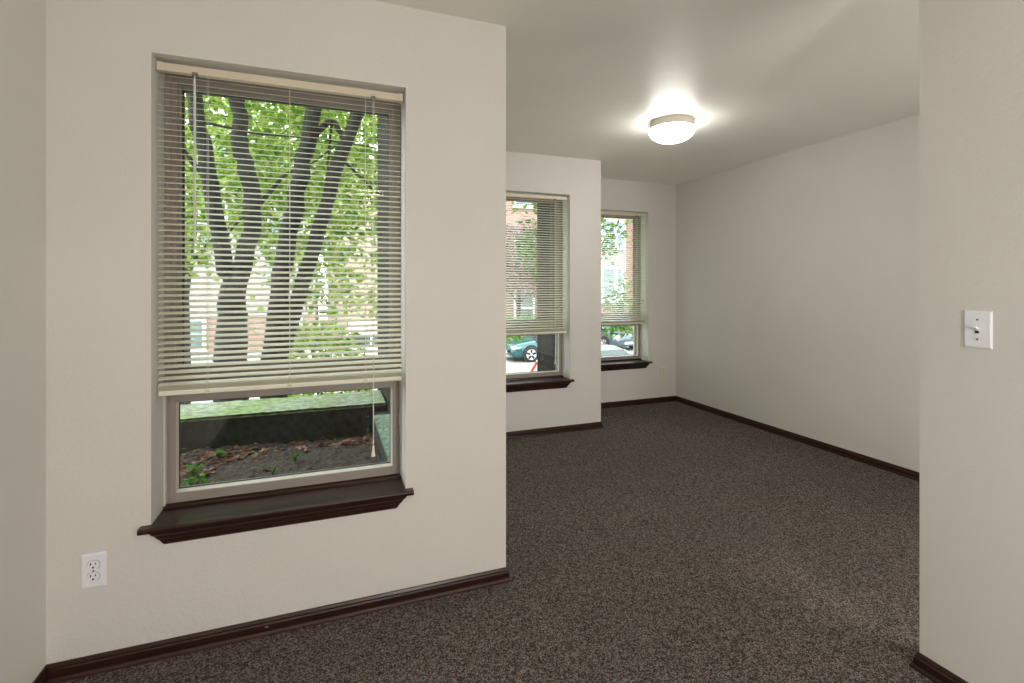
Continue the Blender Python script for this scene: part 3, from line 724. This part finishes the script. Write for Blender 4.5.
# cars
M['tyre'] = simple('tyre', (.02, .02, .02), .8, var=.2)
M['rimm'] = simple('alloy_rim', (.75, .76, .78), .3, .6, var=.03)
M['carglass'] = simple('car_glass', (.04, .06, .06), .06, var=.1)
M['lampglass'] = simple('headlamp', (.8, .82, .85), .1, .3, var=.03)
M['red_lens'] = simple('red_lens', (.55, .03, .02), .25, var=.1)
M['teal'] = simple('teal_car_paint', (.006, .085, .095), .22, .1, coat=1, var=.05)
M['graycar'] = simple('slate_car_paint', (.09, .11, .15), .25, .3, coat=1, var=.05)
M['greencar'] = simple('grey_green_car_paint', (.17, .25, .22), .25, .3, coat=1, var=.05)
def car(pos, rz, paint_, label, hgt=1.4, suv=False, name='car'):
    """nose towards -x in its own frame"""
    root = empty(name, pos, rz); tag(root, label, 'car', 'cars parked across the street')
    L = 4.5; hw = .86
    k = hgt / 1.4
    # lower body: stations along x with (x, bottom, shoulder height, half width)
    st = [(-2.25, .38, .50, .62), (-2.18, .26, .62, .74), (-1.95, .20, .72, .82), (-1.45, .18, .82, hw), (-.85, .18, .90, hw), (0, .18, .93, hw), (.9, .18, .95, hw), (1.5, .2, .97, hw), (2.0, .24, .96 if suv else .93, .82), (2.2, .32, .82, .74), (2.25, .42, .66, .66)]
    mb = MB(); rings = []
    for x, zb, zt, w in st:
        zb *= 1; zt *= k
        rings.append([(x, -w * .9, zb), (x, -w, zb + .12), (x, -w * 1.01, (zb + zt) * .5), (x, -w * .97, zt - .10), (x, -w * .86, zt - .01), (x, -w * .4, zt + .03), (x, 0, zt + .04), (x, w * .4, zt + .03), (x, w * .86, zt - .01), (x, w * .97, zt - .10), (x, w * 1.01, (zb + zt) * .5), (x, w, zb + .12), (x, w * .9, zb)])
    n = 13; vs = [p for r_ in rings for p in r_]
    mb.add(vs, [(i * n + j, i * n + (j + 1) % n, (i + 1) * n + (j + 1) % n, (i + 1) * n + j) for i in range(len(rings) - 1) for j in range(n)], True)
    mb.add(rings[0], [list(range(n))]); mb.add(rings[-1], [list(range(n))[::-1]])
    mb.build('body', paint_, root)
    # cabin: glass house with painted roof
    if suv: ob = [(-1.1, .90), (-.35, 1.36), (.2, 1.40), (1.3, 1.38), (1.85, 1.30), (2.1, .93)]
    else: ob = [(-1.1, .88), (-.30, 1.32), (.2, 1.385), (.75, 1.36), (1.15, 1.28), (1.75, .95)]
    g = MB()
    def ww(z): return .80 - (z - .9) * .42
    o_ = [(x, z * k) for x, z in ob]
    l_ = [(x, -ww(z / k), z) for x, z in o_]; r_ = [(x, ww(z / k), z) for x, z in o_]
    m_ = len(o_)
    g.add(l_ + r_, [(i, i + 1, m_ + i + 1, m_ + i) for i in range(m_ - 1)] + [list(range(m_))[::-1], list(range(m_, 2 * m_))])
    g.build('windows', M['carglass'], root)
    rf = MB()
    top_ = [p for p in ob if p[1] > 1.25]
    for (xa, za), (xb, zb_) in zip(top_[:-1], top_[1:]):
        a, b_ = ww(za) + .015, ww(zb_) + .015
        rf.add([(xa, -a, za * k + .012), (xb, -b_, zb_ * k + .012), (xb, b_, zb_ * k + .012), (xa, a, za * k + .012), (xa, -a, za * k - .05), (xb, -b_, zb_ * k - .05), (xb, b_, zb_ * k - .05), (xa, a, za * k - .05)],
               [(0, 1, 2, 3), (0, 4, 5, 1), (3, 2, 6, 7), (0, 3, 7, 4), (1, 5, 6, 2)])
    for sgn in (-1, 1):     # pillars
        for (xa, za), (xb, zb_), pw in ((ob[0], ob[1], .035), ((.35, .9), (.4, 1.36), .04), (ob[-1], ob[-2], .06)):
            rf.tube([(xa, sgn * (ww(za) + .005), za * k), (xb, sgn * (ww(zb_) + .005), zb_ * k)], pw, 6)
    rf.build('roof', paint_, root)
    for wx_ in (-1.38, 1.30):
        for sgn in (-1, 1):
            wh = MB().lathe([(.20, -.11), (.30, -.11), (.325, -.08), (.325, .08), (.30, .11), (.20, .11)], (0, 0, 0), 28, 'y')
            wv = MB().lathe([(.385, -.006), (.385, .006)], (0, 0, 0), 28, 'y')
            wo = wh.build('wheel', M['tyre'], root); wo.location = (wx_, sgn * .78, .325)
            rm = MB().lathe([(.05, sgn * .122), (.06, sgn * .115), (.06, sgn * .10)], (0, 0, 0), 16, 'y')
            rm.lathe([(.235, sgn * .118), (.225, sgn * .118), (.20, sgn * .10), (.235, sgn * .10)], (0, 0, 0), 28, 'y')
            for q in range(5):
                a = q * 2 * PI / 5 + .3
                s1 = MB().prism([(.03, -.04), (.215, -.05), (.215, .05), (.03, .04)], lambda u, v, t: (u * math.cos(a) - v * math.sin(a), t, u * math.sin(a) + v * math.cos(a)), sgn * .10, sgn * .118)
                rm.add(s1.v, s1.f)
            rm.build('rim', M['rimm'], wo)
            wv.shift(Matrix.Translation((wx_, sgn * (hw * 1.005), .345))).build('wheel_arch', M['tyre'], root)
    for sgn in (-1, 1):
        MB().bbox(-2.19, -1.98, sgn * .52, sgn * .77, .55 * k, .68 * k, .02).build('headlight', M['lampglass'], root)
        MB().bbox(2.14, 2.235, sgn * .48, sgn * .72, .62 * k, .78 * k, .02).build('tail_light', M['red_lens'], root)
        MB().bbox(-.72, -.55, sgn * .84, sgn * 1.0, .93 * k, 1.05 * k, .03).build('side_mirror', paint_, root)
    MB().bbox(-2.29, -2.22, -.26, .26, .36, .47, .005).build('number_plate', M['plate'], root)
    MB().bbox(2.23, 2.285, -.26, .26, .50, .61, .005).build('number_plate', M['plate'], root)
    return root
car((9.48, 20.2, GZ), 0, M['teal'], 'teal sedan showing its front wheel under the middle window blind')
car((7.72, 13.0, GZ), PI / 2, M['greencar'], 'grey-green car nearest the far window, only its roof and windscreen showing')
car((14.0, 23.1, GZ), PI / 2, M['graycar'], 'dark slate car seen from the front behind leaves in the far window', 1.6, True)
car((15.3, 26.9, GZ), PI, M['graycar'], 'dark slate car farthest back, behind the other slate car', 1.5, True)
car((1.2, 20.5, GZ), 0, simple('white_car_paint', (.75, .77, .78), .25, .1, coat=1, var=.03), 'white car parked beyond the right tree in the large window', 1.4)
# small red and white post leaning by the kerb
rp = empty('leaning_post', (6.75, 15.6, GZ), 0); tag(rp, 'small leaning red and white marker post on the pavement before the teal car', 'marker post')
MB().tube([(-.22, 0, .27), (.0, 0, .62)], .045, 10).build('red_sleeve', M['red_lens'], rp)
MB().tube([(0, 0, .62), (.14, 0, .84)], .04, 10).build('white_tip', M['white_trim'], rp)
MB().tube([(-.27, 0, .2), (-.22, 0, .27)], .04, 10).bbox(-.36, .22, -.16, .16, 0, .08, .02).tube([(-.25, 0, .26), (.2, 0, .06)], .04, 8).tube([(-.30, 0, .22), (-.2, 0, .05)], .045, 8).build('white_foot', M['white_trim'], rp)

# ------------------------------------------------------------------ light and camera
pt = bpy.data.lights.new('near_fill_light', 'POINT'); pt.energy = 108; pt.shadow_soft_size = .2; pt.color = (1, .965, .91)  # bodiless fill added behind the camera to lift walls and ceiling
po = bpy.data.objects.new('near_fill_light', pt); col.objects.link(po); po.location = (.87, -1.5, 1.2)
p2 = bpy.data.lights.new('far_fill_light', 'POINT'); p2.energy = 40; p2.shadow_soft_size = .3; p2.color = (1, .96, .9)  # extra fill added behind the near right wall to brighten the far room
q2 = bpy.data.objects.new('far_fill_light', p2); col.objects.link(q2); q2.location = (2.4, .3, .7)
w = bpy.data.worlds.new('sky'); C.world = w; w.use_nodes = True
bg = w.node_tree.nodes['Background']; bg.inputs[0].default_value = (.90, .96, 1.0, 1); bg.inputs[1].default_value = 5.2
sun = bpy.data.lights.new('sun', 'SUN'); sun.energy = 3; sun.angle = math.radians(12); sun.color = (1, .97, .9)
so = bpy.data.objects.new('sun', sun); col.objects.link(so)
so.rotation_euler = (math.radians(42), 0, math.radians(-18))    # from behind the building, high
cam = bpy.data.cameras.new('camera'); cam.lens = 17.325; cam.sensor_width = 36; cam.shift_y = -.0542; cam.clip_start = .05; cam.clip_end = 300
co = bpy.data.objects.new('camera', cam); col.objects.link(co)
co.location = (0, 0, 1.29); co.rotation_euler = (PI / 2, 0, math.radians(-20.5)); C.camera = co
C.view_settings.view_transform = 'Standard'; C.view_settings.look = 'None'; C.view_settings.gamma = 1
C.view_settings.use_curve_mapping = False; C.view_settings.exposure = 0
cy = C.cycles
cy.use_denoising = True; cy.max_bounces = 10; cy.diffuse_bounces = 6; cy.transparent_max_bounces = 16; cy.sample_clamp_indirect = 6
cy.use_adaptive_sampling = False
